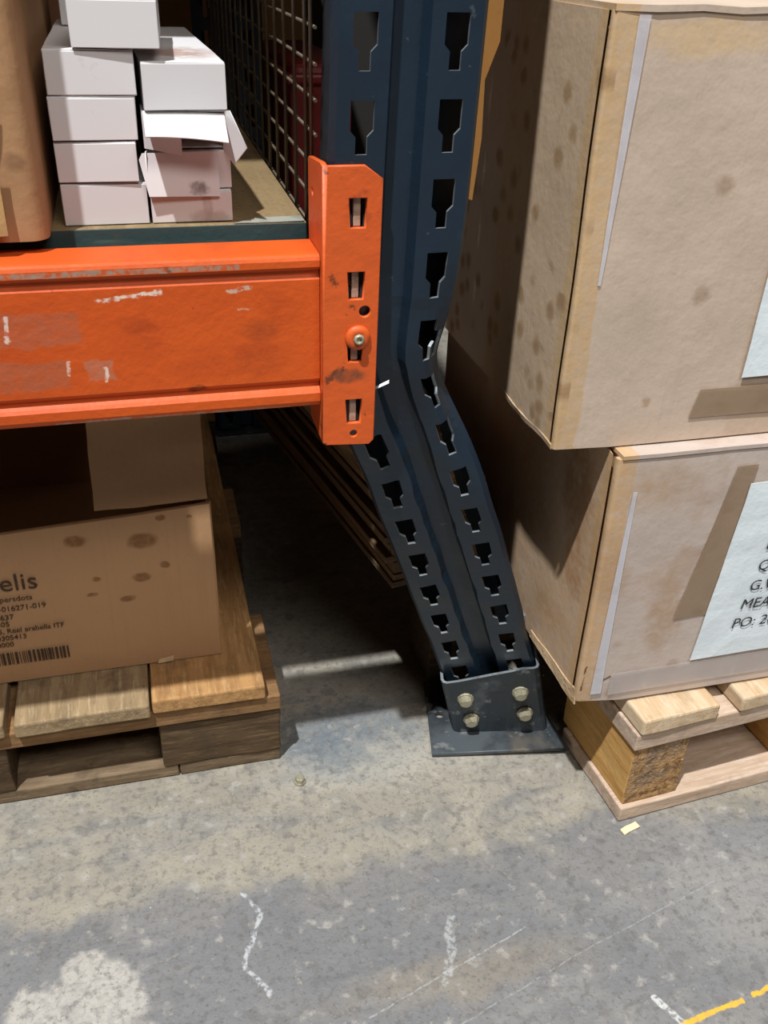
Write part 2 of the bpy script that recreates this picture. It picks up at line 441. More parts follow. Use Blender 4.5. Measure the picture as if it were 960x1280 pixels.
def hexbolt(parent, c, ax, r=.0075, name='bolt'):
    ax = Vector(ax).normalized(); s_ = ax.orthogonal().normalized(); t_ = ax.cross(s_)
    V = []; Fc = []
    rings = [(r * 1.25, 0, 16), (r * 1.25, .0018, 16)]
    V += [c + (s_ * math.cos(2 * math.pi * i / 12) + t_ * math.sin(2 * math.pi * i / 12)) * r * 1.22 for i in range(12)]
    V += [c + ax * .002 + (s_ * math.cos(2 * math.pi * i / 12) + t_ * math.sin(2 * math.pi * i / 12)) * r * 1.18 for i in range(12)]
    V += [c + ax * .002 + (s_ * math.cos(2 * math.pi * i / 12) + t_ * math.sin(2 * math.pi * i / 12)) * r * (1.0 if i % 2 == 0 else .9) for i in range(12)]
    V += [c + ax * .0068 + (s_ * math.cos(2 * math.pi * i / 12) + t_ * math.sin(2 * math.pi * i / 12)) * r * (1.0 if i % 2 == 0 else .9) for i in range(12)]
    V += [c + ax * .0082 + (s_ * math.cos(2 * math.pi * i / 12) + t_ * math.sin(2 * math.pi * i / 12)) * r * .72 for i in range(12)]
    for q in range(4):
        for i in range(12):
            j = (i + 1) % 12; Fc.append((q * 12 + i, q * 12 + j, (q + 1) * 12 + j, (q + 1) * 12 + i))
    Fc.append(tuple(48 + i for i in range(12))); Fc.append(tuple(reversed(range(12))))
    return pyd(name, V, Fc, m_bolt, parent, False, loc_of(parent))
for u, v in ((-.0310, .0205), (.0290, .0195), (-.0295, -.0165), (.0305, -.0175)):
    hexbolt(up, fp(u, v, -.0018), -FN)
# stub of the broken brace sticking out at the right edge
c13, l13, n13 = col_frame(11.3)
rbox('brace_stub', (-.003, .003, 0, .03, -.006, .006), m_bluerim, up, (0, 0, 0), bev=.001).location = (c13 + l13 * .049 + n13 * .01) - Vector(loc_of(up))
# anchor bolt left behind in the floor
ab = hexbolt(None, Vector((0, 0, 0)), (0, 0, 1), .0052, 'anchor_bolt'); ab.location = (-.072, .0619, .0005)
tag(ab, 'small anchor bolt left in the floor beside the blue paint patch', 'bolt')

# ------------------------------------------------------------------ orange beam
beam = thing('rack_beam', 'scuffed orange rack beam hooked onto the bent upright', 'rack beam', (-.6, .02, .47))
BO = (-.6, .02, .47)
m_orange = material('scuffed_orange_paint', (204, 86, 28), .52, 0, [
    ('noise', 5, .42, .70, (188, 74, 24), .6), ('noise', 14, .50, .70, (172, 66, 24), .5, (1, 1, 2)),
    # old tape residue
    ('box', (-.275, .002, .542), (.050, .02, .0125), .06, (176, 92, 60), .8, (.010, 50.)),
    ('box', (-.285, .002, .509), (.048, .02, .0105), .06, (172, 92, 60), .8, (.010, 50.)),
    ('box', (-.216, .002, .510), (.010, .02, .0075), .1, (182, 112, 84), .8, (.010, 60.)),
    ('line', [(-.272, .002, .551), (-.273, .002, .535)], .0020, (226, 206, 190), .8, (.006, 90.)),
    ('line', [(-.236, .002, .518), (-.237, .002, .508)], .0014, (220, 190, 170), .8, (.006, 90.)),
    ('line', [(-.212, .002, .5600), (-.171, .002, .5645)], .0017, (232, 214, 196), .85, (.007, 110.)),
    ('line', [(-.212, .002, .512), (-.213, .002, .503)], .0014, (226, 206, 190), .8, (.006, 90.)),
    ('line', [(-.125, .002, .5625), (-.108, .002, .5640)], .0016, (196, 170, 150), .85, (.006, 90.)),
    ('line', [(-.118, .002, .549), (-.106, .002, .5495)], .0010, (206, 150, 120), .7, (.006, 90.)),
    # dark rubs
    ('ell', (-.103, .002, .533), (.012, .02, .007), .5, (130, 56, 28), .5, (.012, 70.)),
    ('ell', (-.185, .002, .541), (.012, .02, .006), .5, (150, 54, 22), .5, (.014, 60.)),
    ('ell', (-.105, .002, .510), (.018, .02, .014), .5, (150, 58, 26), .35, (.014, 60.)),
    ('ell', (-.150, .002, .491), (.006, .02, .003), .4, (70, 34, 20), .8, (.008, 90.)),
    # bare metal worn along the two lips
    ('line', [(-.40, 0, .5795), (-.118, 0, .5800)], .0020, (150, 136, 120), .8, (.005, 60.)),
    ('line', [(-.25, .002, .4710), (-.085, .002, .4710)], .0022, (166, 156, 142), .8, (.006, 45.)),
    ('noise', 55, .66, .72, (92, 44, 24), .75), ('noise', 26, .68, .74, (70, 42, 26), .6)],
    org=BO, bump=[(30, .0008), (120, .0003)], spec=.3)
BP = [(.042, .584), (.040, .586), (.006, .586), (.0030, .5855), (.0010, .5842), (0, .5820), (0, .5775), (.0015, .5755), (.0045, .5740), (.0045, .5712), (.0030, .5696), (.0020, .5680),
      (.0020, .4925), (.0028, .4905), (.0050, .4885), (.0050, .4862), (.0018, .4838), (0, .4815), (0, .4750), (.0012, .4718), (.0040, .4700), (.039, .4700), (.042, .473)]
extrude_x('beam_profile', BP, -1.9, -.0597, m_orange, beam, 1)
m_conn = material('worn_orange_connector', (208, 88, 30), .52, 0, [
    ('noise', 8, .45, .72, (186, 74, 28), .6), ('noise', 45, .64, .70, (84, 42, 24), .8), ('noise', 20, .64, .72, (120, 52, 26), .7),
    ('ell', (-.040, -.005, .496), (.014, .02, .005), .4, (96, 60, 40), .8, (.01, 70.))], org=BO, bump=[(40, .0012)])
def slot4(cx, cz, w0=.0068, w1=.0058, h=.0105): return [(cx - w0, cz + h), (cx - w1, cz - h), (cx + w1, cz - h), (cx + w0, cz + h)]
HOLES = [(-.0345, .6150), (-.0350, .5645), (-.0350, .5170), (-.0354, .4670)]
outl = [(-.0555, .6455), (-.0300, .6455), (-.0180, .6370), (-.0186, .560), (-.0196, .4420), (-.0230, .4385), (-.0560, .4405), (-.0590, .4430), (-.0580, .55)]
plate('connector_plate', outl, [slot4(*h) for h in HOLES] + [circ(-.0283, .5455, .0047), circ(-.0352, .4483, .0034)], .0030, XZ(-.0045), m_conn, beam, .0006)
plate('connector_flange', [(-.006, .4420), (.044, .4420), (.045, .640), (.043, .6425), (.002, .6465), (-.0055, .6455)], [circ(.030, .622, .0035)], .0028,
      frame_of((-.0572, 0, 0), (0, 1, 0), (0, 0, 1)), m_conn, beam, .0006)
m_hook = material('pale_worn_hook', (176, 150, 130), .5, .2, [('noise', 70, .45, .65, (120, 84, 62), .7)])
for hx, hz in HOLES:
    rbox('hook', (hx - .0024, hx + .0028, -.0024, .004, hz - .0100, hz + .0105), m_hook, beam, bev=.0006)
# locking bolt with a dished washer
def lathe(name, prof, c, ax, mats, parent, n=24):
    ax = Vector(ax).normalized(); s_ = ax.orthogonal().normalized(); t_ = ax.cross(s_); V = []; Fc = []
    for r, h in prof:
        V += [Vector(c) + ax * h + (s_ * math.cos(2 * math.pi * i / n) + t_ * math.sin(2 * math.pi * i / n)) * r for i in range(n)]
    for k in range(len(prof) - 1):
        for i in range(n):
            j = (i + 1) % n; Fc.append((k * n + i, k * n + j, (k + 1) * n + j, (k + 1) * n + i))
    Fc.append(tuple((len(prof) - 1) * n + i for i in range(n))); Fc.append(tuple(reversed(range(n))))
    return pyd(name, V, Fc, mats, parent, True, loc_of(parent))
lb = lathe('locking_washer', [(.0092, 0), (.0094, .0014), (.0086, .0030), (.0050, .0042), (.0046, .0040)], (-.0332, -.0062, .5262), (0, -1, 0), m_conn, beam)
hb = lathe('bolt_head', [(.0040, .0036), (.0042, .0056), (.0034, .0068), (.0020, .0066), (.0018, .0050)], (-.0332, -.0062, .5262), (0, -1, 0), m_bolt, beam, 8); hb.parent = lb

# rear beam, deck bars, deck
rb = thing('rear_beam', 'orange rear rack beam under the back of the chipboard deck', 'rack beam', (-.6, .87, .47))
extrude_x('beam_profile', [(1.74 - .0 - (.84 + p[0]) + .0, p[1]) for p in BP], -1.9, -.075, m_conn, rb, 1)
for bxp in (-.47, -1.1):
    br = thing('deck_bar', 'steel bar crossing from front beam to rear beam under the deck', 'support bar', (bxp, .45, .556), 'deck support bars')
    rbox('bar', (bxp - .02, bxp + .02, .0425, .8575, .546, .5755), m_bluerim, br, bev=.001)
deck = thing('shelf_deck', 'brown chipboard shelf deck with dark green front edge above the orange beam', 'shelf deck', (-.6, .45, .576))
rbox('board', (-1.85, -.0585, .0585, .855, .576, .5935), m_deck, deck, bev=.0006)
rbox('edge_band', (-1.85, -.0590, .0570, .0583, .5762, .5932), m_green, deck, bev=.0002)
plate('torn_film', [(-.112, .0585), (-.104, .064), (-.101, .066), (-.096, .066), (-.0955, .072), (-.060, .0735), (-.060, .0585)], [], .0006,
      frame_of((0, 0, .5942), (1, 0, 0), (0, 1, 0)), m_scrap, deck)

# upper level added out of view to keep the lamp out of the bays
for side, x0, x1 in (('left of', -1.9, -.0597), ('right of', .0600, 1.9)):
    for y, nm, dp in ((0.0, 'front', 1), (.84, 'rear', -1)):
        t = thing('rack_beam', 'added orange %s beam of the unseen light-blocking level in the bay %s the bent upright' % (nm, 'with the white boxes' if x0 < 0 else 'with the big cartons'), 'rack beam', ((x0 + x1) / 2, y, 1.33))
        extrude_x('beam_profile', [((y + p[0]) if dp > 0 else (y + .06 - p[0]), p[1] + .86) for p in BP], x0, x1, m_conn, t, 1)
    t = thing('shelf_deck', 'added chipboard deck of the unseen light-blocking level in the bay %s' % ('with the white boxes' if x0 < 0 else 'with the big cartons'), 'shelf deck', ((x0 + x1) / 2, .45, 1.4465))
    rbox('board', (x0, x1, .004, .895, 1.4465, 1.4645), m_deck, t, bev=.0006)
    t = thing('shelf_deck', 'added unseen light-blocking chipboard deck behind the bay %s' % ('with the white boxes' if x0 < 0 else 'with the big cartons'), 'shelf deck', ((x0 + x1) / 2, 1.25, 1.4465))
    rbox('board', (x0, x1, .8965, 1.575, 1.4465, 1.4645), m_deck, t, bev=.0006)  # rear deck added out of view so the back wall stays dark
# ------------------------------------------------------------------ wire mesh panel at the end of the deck
mesh = thing('wire_mesh_panel', 'dark wire mesh panel standing along the right end of the shelf deck', 'mesh panel', (-.0555, .45, .578))
def rod_mesh(name, A, B, r, n=6):
    A = Vector(A); B = Vector(B); d = (B - A).normalized(); s_ = d.orthogonal().normalized(); t_ = d.cross(s_)
    V = []
    for P_ in (A, B): V += [P_ + (s_ * math.cos(2 * math.pi * i / n) + t_ * math.sin(2 * math.pi * i / n)) * r for i in range(n)]
    Fc = [(i, (i + 1) % n, n + (i + 1) % n, n + i) for i in range(n)] + [tuple(reversed(range(n))), tuple(range(n, 2 * n))]
    me = bpy.data.meshes.new(name); me.from_pydata([tuple(v) for v in V], [], Fc)
    for p in me.polygons[:n]: p.use_smooth = True
    return me
wv = rod_mesh('wire', (0, 0, 0), (0, 0, .52), .0014); wv.materials.append(m_wire)
wh = rod_mesh('wire', (0, 0, 0), (0, .80, 0), .0013); wh.materials.append(m_wire)
for k, y in enumerate([.052, .074] + [.072 + .047 * q for q in range(1, 17)]):
    o = bpy.data.objects.new('wire', wv); COL.objects.link(o); o.parent = mesh; o.location = (0, y - .45, 0)
for k in range(23):
    o = bpy.data.objects.new('wire', wh); COL.objects.link(o); o.parent = mesh; o.location = (.0026, .048 - .45, .010 + .0225 * k)

# ------------------------------------------------------------------ white boxes on the deck
m_paper_top = material('stained_white_board', (206, 203, 202), .5, 0, [('noise', 18, .5, .75, (196, 188, 186), .5), ('ell', (0, .060, .031), (.026, .034, .006), .5, (150, 112, 92), .8, (.03, 70.))])
m_paper_dirt = material('grubby_white_board', (212, 208, 206), .5, 0, [('noise', 18, .5, .75, (194, 186, 184), .5), ('ell', (.006, 0, .002), (.0065, .02, .0042), .35, (104, 84, 76), .8, (.008, 160.))])
m_paper_smear = material('smeared_white_board', (210, 204, 202), .5, 0, [('noise', 18, .5, .75, (192, 184, 182), .5), ('ell', (.012, 0, .003), (.014, .02, .006), .3, (170, 152, 146), .7, (.010, 80.)), ('box', (.011, 0, .012), (.003, .02, .012), .3, (172, 154, 148), .7, (.008, 80.))])
def white_box(label, x0, x1, z0, z1, y0, depth, rot=0.0, roll=0.0, style='closed', mp=None):
    mp = mp or m_paper
    w = x1 - x0; h = z1 - z0 - .0004
    t = thing('white_box', label, 'box', ((x0 + x1) / 2, y0, z0), 'white boxes stacked on the shelf deck', rot)
    t.rotation_euler = (0, roll, rot)
    hx = w / 2
    if style == 'closed':
        rbox('body', (-hx, hx, .0009, depth, 0, h), mp, t, (0, 0, 0), bev=.0007, seg=2, cuts=3, wob=.0007, wsc=25, seed=x0 * 50 + z0 * 90)
        rbox('tuck_flap', (-hx + .0003, hx - .0003, 0, .0008, .0006, h - .0012), mp, t, (0, 0, 0), bev=.0002, seg=1)
    elif style == 'hanging':
        rbox('body', (-hx + .003, hx, .006, depth, 0, h - .001), mp, t, (0, 0, 0), bev=.0007, cuts=2, wob=.0006, seed=4)
        me = plate_mesh([(-hx, -.003), (hx - .009, -.0045), (hx - .009, h - .001), (-hx - .002, h - .001), (-hx - .0045, h * .8)], [], .0007)
        me.transform(frame_of((0, .0005, 0), (1, .04, 0), (0, .16, 1))); link('front_flap', me, mp, t)
        me = plate_mesh([(-.003, 0), (.003, 0), (.002, h), (-.003, h)], [], .0006)
        me.transform(frame_of((-hx + .001, .004, 0), (.3, 1, 0), (0, 0, 1))); link('side_flap', me, mp, t)
    else:                                                          # open front: four walls, back, lid flap and dust flaps
        th = .0008
        rbox('bottom_panel', (-hx, hx, .008, depth, 0, th), mp, t, (0, 0, 0), bev=0)
        rbox('top_panel', (-hx, hx, .004, depth, h - th, h), mp, t, (0, 0, 0), bev=0)
        rbox('side_panel', (-hx, -hx + th, .004, depth, th, h - th), mp, t, (0, 0, 0), bev=0)
        rbox('side_panel', (hx - th, hx, .004, depth, th, h - th), mp, t, (0, 0, 0), bev=0)
        rbox('back_panel', (-hx + th, hx - th, depth - th, depth, th, h - th), mp, t, (0, 0, 0), bev=0)
        # lid flap folded forwards, sagging a little at one end
        n = 8; V = []; Fc = []
        for i in range(n + 1):
            u = -hx + .001 + (w - .002) * i / n; s_ = (i / n) ** 2
            for q in range(4):
                V.append((u, .004 - .024 * q / 3, h - .0004 - .0125 * q / 3 - .0045 * s_ * (.5 + q / 6)))
        for i in range(n):
            for q in range(3): Fc.append((i * 4 + q, (i + 1) * 4 + q, (i + 1) * 4 + q + 1, i * 4 + q + 1))
        o = pyd('lid_flap', V, Fc, mp, t); md = o.modifiers.new('thickness', 'SOLIDIFY'); md.thickness = .0007
        me = plate_mesh([(0, .001), (.026, -.003), (.026, h - .004), (0, h - .001)], [], .0006)
        me.transform(frame_of((-hx, .003, 0), (1, -.28, 0), (0, 0, 1))); link('dust_flap', me, mp, t)
        me = plate_mesh([(0, h), (-.004, -.001), (.0085, -.0095), (.024, .004), (.006, h + .001)], [], .0006)
        me.transform(frame_of((hx - .0005, .003, 0), (.50, -.86, 0), (0, 0, 1))); link('dust_flap', me, mp, t)
    return t
Y0 = .0665
white_box('closed white box at the foot of the five-high stack beside the brown carton', -.2295, -.1710, .5937, .6230, Y0, .24, .010)
white_box('closed white box second from the deck in the five-high stack beside the brown carton', -.2300, -.1755, .6232, .6505, Y0 - .001, .24, -.018)
white_box('closed white box third from the deck in the five-high stack beside the brown carton', -.2298, -.1735, .6507, .6790, Y0 - .0012, .24, .012)
white_box('closed white box fourth from the deck, directly under the topmost white box', -.2290, -.1716, .6792, .7075, Y0 - .001, .24, .0)
white_box('topmost white box bridging the two white stacks', -.2102, -.1540, .7077, .7372, Y0 - .004, .16, -.05)
white_box('pale white box tucked behind the topmost white box', -.222, -.170, .7077, .745, .235, .10, .05)
white_box('closed white box at the foot of the stack beside the wire mesh', -.1690, -.1115, .5937, .6165, Y0, .24, .0, mp=m_paper_smear)
white_box('white box with its front flap hanging open and dirty, under the open white box', -.1700, -.1110, .6167, .6440, Y0 - .003, .24, .02, style='hanging', mp=m_paper_dirt)
white_box('open white box with lid flap folded forwards and dust flaps sticking out', -.1700, -.1130, .6442, .6695, Y0 - .002, .24, .0, style='open')
white_box('closed white box with a brown-stained top, on the open white box', -.1677, -.1115, .6697, .7005, Y0 - .002, .27, .03, mp=m_paper_top)

# ------------------------------------------------------------------ cartons
def carton_body(name, x0, x1, y0, y1, z0, z1, mat, parent, r=.008, notch=None, bulge=.002, seed=0, crush=0.0, nz=14):
    """plan outline with rounded corners and, if asked, the open glue-joint slit, swept upwards"""
    pts = []
    def arc(cx, cy, a0, a1, n=5):
        for i in range(n + 1):
            a = math.radians(a0 + (a1 - a0) * i / n); pts.append((cx + r * math.cos(a), cy + r * math.sin(a)))
    def seg(ax, ay, bx_, by_, n):
        for i in range(1, n): pts.append((ax + (bx_ - ax) * i / n, ay + (by_ - ay) * i / n))
    arc(x0 + r, y0 + r, 180, 270); seg(x0 + r, y0, x1 - r, y0, 10)
    arc(x1 - r, y0 + r, 270, 360); seg(x1, y0 + r, x1, y1 - r, 4)
    arc(x1 - r, y1 - r, 0, 90); seg(x1 - r, y1, x0 + r, y1, 4)
    arc(x0 + r, y1 - r, 90, 180)
    ye = y0 + r
    if notch:
        yn, wn, dn = notch; yn = max(yn, y0 + r + .0012)
        seg(x0, y1 - r, x0, yn + wn, 8)
        pts += [(x0, yn + wn), (x0 + .0035, yn + wn + dn), (x0 + .0035 + wn, yn + wn + dn), (x0 + wn * .8, yn)] + [(x0, yn - .0003)]
    else:
        seg(x0, y1 - r, x0, ye, 8)
    n = len(pts); V = []; Fc = []; cx, cy = (x0 + x1) / 2, (y0 + y1) / 2
    for k in range(nz + 1):
        f = k / nz; z = z0 + (z1 - z0) * f; b = bulge * math.sin(math.pi * f)
        for (px, py) in pts:
            h = mnoise.noise_vector(Vector((px * 9, py * 9, z * 9 + seed)))
            q = Vector((px, py, z)) + Vector((h.x, h.y, 0)) * .0011
            fx = (px - cx) / ((x1 - x0) / 2); fy = (py - cy) / ((y1 - y0) / 2)
            q.x += b * max(-1, min(1, fx * 1.2)) * (1 - fy * fy) ; q.y += b * max(-1, min(1, fy * 1.2)) * (1 - fx * fx)
            if crush and k <= 1:
                dd = math.hypot(px - x0, py - y0); g = math.exp(-(dd / .03) ** 2) * (1 - k * .75)
                q += Vector((crush * .3, crush * .3, crush)) * g
            V.append(tuple(q))
    for k in range(nz):
        for i in range(n):
            j = (i + 1) % n; Fc.append((k * n + i, k * n + j, (k + 1) * n + j, (k + 1) * n + i))
    Fc.append(tuple(reversed(range(n)))); Fc.append(tuple(nz * n + i for i in range(n)))
    o = pyd(name, V, Fc, mat, parent, True, loc_of(parent)); o.data.set_sharp_from_angle(angle=math.radians(35)); return o
def sheet(name, corners, th, mats, parent, nu=10, nv=3, wob=.001, seed=0):
    """thin bendy sheet between four corners"""
    A, B, C_, D = [Vector(c) for c in corners]; V = []; Fc = []
    for j in range(nv + 1):
        for i in range(nu + 1):
            u, v = i / nu, j / nv
            p = (A * (1 - u) + B * u) * (1 - v) + (D * (1 - u) + C_ * u) * v
            V.append(p + mnoise.noise_vector(p * 30 + Vector((seed, 0, 0))) * wob)
    for j in range(nv):
        for i in range(nu): Fc.append((j * (nu + 1) + i, j * (nu + 1) + i + 1, (j + 1) * (nu + 1) + i + 1, (j + 1) * (nu + 1) + i))
    o = pyd(name, V, Fc, mats, parent, False, loc_of(parent))
    md = o.modifiers.new('thickness', 'SOLIDIFY'); md.thickness = th; md.offset = 0
    return o

sheet('torn_lip', [(-.0200, -.0022, .4800), (-.0075, -.0035, .4865), (-.0070, -.0015, .4885), (-.0200, -.0010, .4815)], .0008, m_bluerim, up, 6, 2, .0008, 77)
m_torn = material('torn_board_fibre', (204, 174, 136), .9, 0, [('noise', 60, .45, .65, (176, 144, 104), .7)], bump=[(150, .002)])
# upper right carton
CU = thing('carton', 'large stained brown carton stacked on the lower carton beside the bent upright', 'carton', (.40, .2, .4215), 'big cartons on the pine pallet')
o_ = (.40, .2, .4215)
m_cu = cardboard('kraft_board_stained', (194, 174, 155), [  # pinkish-grey base carries the sheen on the front; side layered tan
    ('box', (.1287, .06, .58), (.006, .09, .3), .1, (186, 154, 110), .5, (.006, 20.)), ('box', (.135, -.0185, .58), (.0125, .02, .3), .12, (190, 156, 110), .7, (.008, 30.)),
    ('box', (.42, -.0185, .52), (.135, .02, .25), .02, (174, 148, 124), .4, (.012, 24.)), ('ell', (.20, -.0185, .725), (.05, .02, .012), .5, (206, 174, 126), .6, (.02, 40.)),
    ('ell', (.235, -.018, .63), (.008, .01, .007), .5, (150, 126, 104), .7, (.01, 60.)), ('ell', (.235, -.018, .548), (.007, .01, .006), .5, (150, 126, 104), .7, (.01, 60.)),
    ('ell', (.30, -.018, .69), (.014, .01, .012), .5, (160, 136, 112), .6, (.01, 60.)), ('ell', (.205, -.018, .46), (.004, .01, .004), .5, (150, 118, 90), .6, (.01, 60.)),
    ('spots', 46, .16, .52, (148, 116, 80), .75, .42, ((.1287, .06, .60), (.008, .30, .3)), (0, 1, 1))], org=o_)
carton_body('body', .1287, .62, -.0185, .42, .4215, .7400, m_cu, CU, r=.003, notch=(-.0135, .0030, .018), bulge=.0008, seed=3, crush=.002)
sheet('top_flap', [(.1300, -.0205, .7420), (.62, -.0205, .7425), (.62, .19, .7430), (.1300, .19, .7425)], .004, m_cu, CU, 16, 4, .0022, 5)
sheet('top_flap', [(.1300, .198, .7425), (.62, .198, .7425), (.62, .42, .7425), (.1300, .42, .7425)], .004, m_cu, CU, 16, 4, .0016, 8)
sheet('parcel_tape', [(.1460, -.0200, .738), (.1545, -.0200, .738), (.1480, -.0200, .56), (.1455, -.0200, .56)], .0003, m_streak, CU, 2, 8, .0003, 2)  # tape whitened and tapered into the painted corner highlight
sheet('parcel_tape', [(.247, -.0200, .4425), (.60, -.0200, .4425), (.60, -.0200, .468), (.253, -.0200, .468)], .0003, m_greytape, CU, 10, 2, .0003, 9)
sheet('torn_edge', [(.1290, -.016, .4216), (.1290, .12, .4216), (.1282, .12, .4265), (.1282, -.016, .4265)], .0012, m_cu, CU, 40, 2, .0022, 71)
lab = sheet('paper_label', [(.288, -.0212, .4765), (.55, -.0212, .4770), (.55, -.0212, .640), (.2895, -.0212, .640)], .0004, m_label, CU, 10, 6, .0006, 1)

# lower right carton
CL = thing('carton', 'large crushed brown carton on the pine pallet with a white shipping label', 'carton', (.42, .2, .1430), 'big cartons on the pine pallet')
o_ = (.42, .2, .1430)
m_cl = cardboard('kraft_board_pale', (191, 175, 163), [  # front sheen put into the greyed base, side and corner layered tan
    ('spots', 30, .10, .30, (158, 134, 112), .5, .78, ((.27, -.034, .30), (.07, .01, .2)), (1, 0, 1)),
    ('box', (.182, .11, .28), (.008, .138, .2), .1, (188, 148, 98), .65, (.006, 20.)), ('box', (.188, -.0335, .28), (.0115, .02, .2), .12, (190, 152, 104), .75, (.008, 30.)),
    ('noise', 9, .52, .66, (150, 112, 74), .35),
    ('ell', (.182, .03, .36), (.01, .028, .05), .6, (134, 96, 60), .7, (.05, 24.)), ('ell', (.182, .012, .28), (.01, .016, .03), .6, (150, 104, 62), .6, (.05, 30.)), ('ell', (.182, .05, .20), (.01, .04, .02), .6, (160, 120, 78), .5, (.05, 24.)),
    ('ell', (.225, -.0335, .385), (.03, .02, .02), .6, (170, 142, 112), .6, (.04, 30.)), ('ell', (.26, -.0335, .25), (.015, .02, .05), .6, (168, 136, 104), .6, (.05, 30.)),
    ('line', [(.205, -.0335, .172), (.214, -.0335, .177)], .0016, (92, 62, 40), .9, (.008, 90.)), ('line', [(.186, -.0335, .165), (.187, -.0335, .195)], .0012, (84, 58, 38), .9, (.006, 90.))], org=o_)
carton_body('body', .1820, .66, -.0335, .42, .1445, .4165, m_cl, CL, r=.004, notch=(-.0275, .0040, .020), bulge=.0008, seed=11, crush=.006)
sheet('top_flap', [(.1850, -.0345, .4182), (.66, -.0345, .4182), (.66, .19, .4182), (.1850, .19, .4182)], .0035, m_cl, CL, 14, 4, .0006, 21)
sheet('parcel_tape', [(.1960, -.0348, .160), (.2070, -.0350, .160), (.2035, -.0350, .385), (.2000, -.0348, .385)], .0003, m_streak, CL, 2, 10, .0003, 31)  # painted highlight running up the taped corner
sheet('parcel_tape', [(.215, -.0351, .156), (.62, -.0351, .156), (.62, -.0351, .182), (.215, -.0351, .182)], .0003, m_tape, CL, 10, 2, .0003, 33)
sheet('parcel_tape', [(.268, -.0349, .24), (.305, -.0349, .24), (.316, -.0349, .40), (.296, -.0349, .40)], .0003, m_greytape, CL, 3, 8, .0003, 35)
sheet('torn_edge', [(.1835, -.031, .1460), (.1795, .075, .1475), (.1800, .075, .1560), (.1825, -.029, .1640)], .0014, m_torn, CL, 24, 3, .0016, 81)
YL = -.0362
lab = sheet('shipping_label', [(.2975, YL, .1855), (.58, YL, .1895), (.58, YL, .3850), (.3125, YL, .3820)], .0005, m_label, CL, 14, 10, .0008, 41)
for body, x, z in (('D', .3445, .3105), ('QTY', .3420, .2868), ('G.W', .3392, .2640), ('MEAS', .3355, .2428), ('PO: 200', .3315, .2205)):
    put_text(body, .0165, x, YL - .0016, z, m_ink, CL, shear=.15).parent = lab

# left carton on the old pallet: open at the top, one flap standing
CO = thing('open_carton', 'open brown carton with dark oil spots and printed barcode on the weathered pallet', 'carton', (-.36, .35, .1185))
o_ = (-.36, .35, .1185)
ST = [(-.2060, .2720, .0135, .0085), (-.2680, .2790, .0100, .0065), (-.2115, .2290, .0085, .0048), (-.2270, .2050, .0070, .0038), (-.1875, .2960, .0050, .0032),
      (-.2540, .2330, .0040, .0026), (-.2595, .2150, .0050, .0028), (-.1880, .2410, .0055, .0042), (-.1600, .2940, .0028, .0020)]
m_co = cardboard('kraft_board_brown', (178, 138, 100), [('ell', (x, .149, z), (rx, .02, rz), .28, (128, 88, 52), .9, (.006, 70.)) for x, z, rx, rz in ST], org=o_)
th = .005
def panel(name, x0, x1, y0, y1, z0, zl, zr, seed):
    bm = rbox_bm(x0, x1, y0, y1, z0, 1.0, bev=.0012, cuts=5)
    for v in bm.verts:
        f = (v.co.z - z0) / (1.0 - z0); fx = (v.co.x - x0) / max(1e-6, (x1 - x0))
        v.co.z = z0 + f * ((zl + (zr - zl) * min(1, max(0, fx))) - z0)
        v.co += mnoise.noise_vector(v.co * 8 + Vector((seed, 0, 0))) * .0018 * (1 if f > .05 else 0)
    return from_bm(name, bm, m_co, CO, False, loc_of(CO))
panel('front_panel', -.58, -.1392, .1490, .1540, .1190, .280, .3055, 2)
panel('side_panel', -.1445, -.1395, .1545, .55, .1190, .3050, .3050, 4)
panel('side_panel', -.58, -.575, .1545, .55, .1190, .280, .280, 6)
panel('back_panel', -.5745, -.1450, .545, .55, .1190, .29, .30, 8)
rbox('bottom_panel', (-.574, -.145, .1545, .545, .1190, .1240), m_co, CO, bev=.0005)
sheet('top_flap', [(-.2465, .156, .3060), (-.1420, .153, .3095), (-.1395, .185, .4150), (-.2440, .185, .4150)], .004, m_co, CO, 10, 6, .0012, 3)
sheet('torn_flake', [(-.2060, .1462, .1195), (-.1905, .1455, .1200), (-.1890, .1475, .1255), (-.2040, .1478, .1240)], .0012, m_torn, CO, 12, 4, .0022, 91)
for body, sz, x, z in (('elis', .0275, -.3080, .2325), ('uppersdots', .0085, -.3150, .2200), ('133-016271-019', .0085, -.3040, .2090), ('00637', .0085, -.3350, .1990),
                       ('00-05', .0085, -.3405, .1910), ('0005, Reel arabella ITF', .0080, -.2905, .1826), ('5230305413', .0080, -.3275, .1742), ('00000', .0080, -.3405, .1660)):
    put_text(body, sz, x, .1470, z, m_inkb, CO, align='R', bold=.0001 if sz < .02 else 0.0)
bmb = bmesh.new(); x = -.372; random.seed(3)
while x < -.2905:
    w = random.choice((.0008, .0008, .0016, .0024))
    q = [bmb.verts.new((x, .1469, .1435)), bmb.verts.new((x + w, .1469, .1435)), bmb.verts.new((x + w, .1469, .1585)), bmb.verts.new((x, .1469, .1585))]
    bmb.faces.new(q); x += w + random.choice((.0008, .0012, .0018))
from_bm('barcode', bmb, m_inkb, CO, False, loc_of(CO))

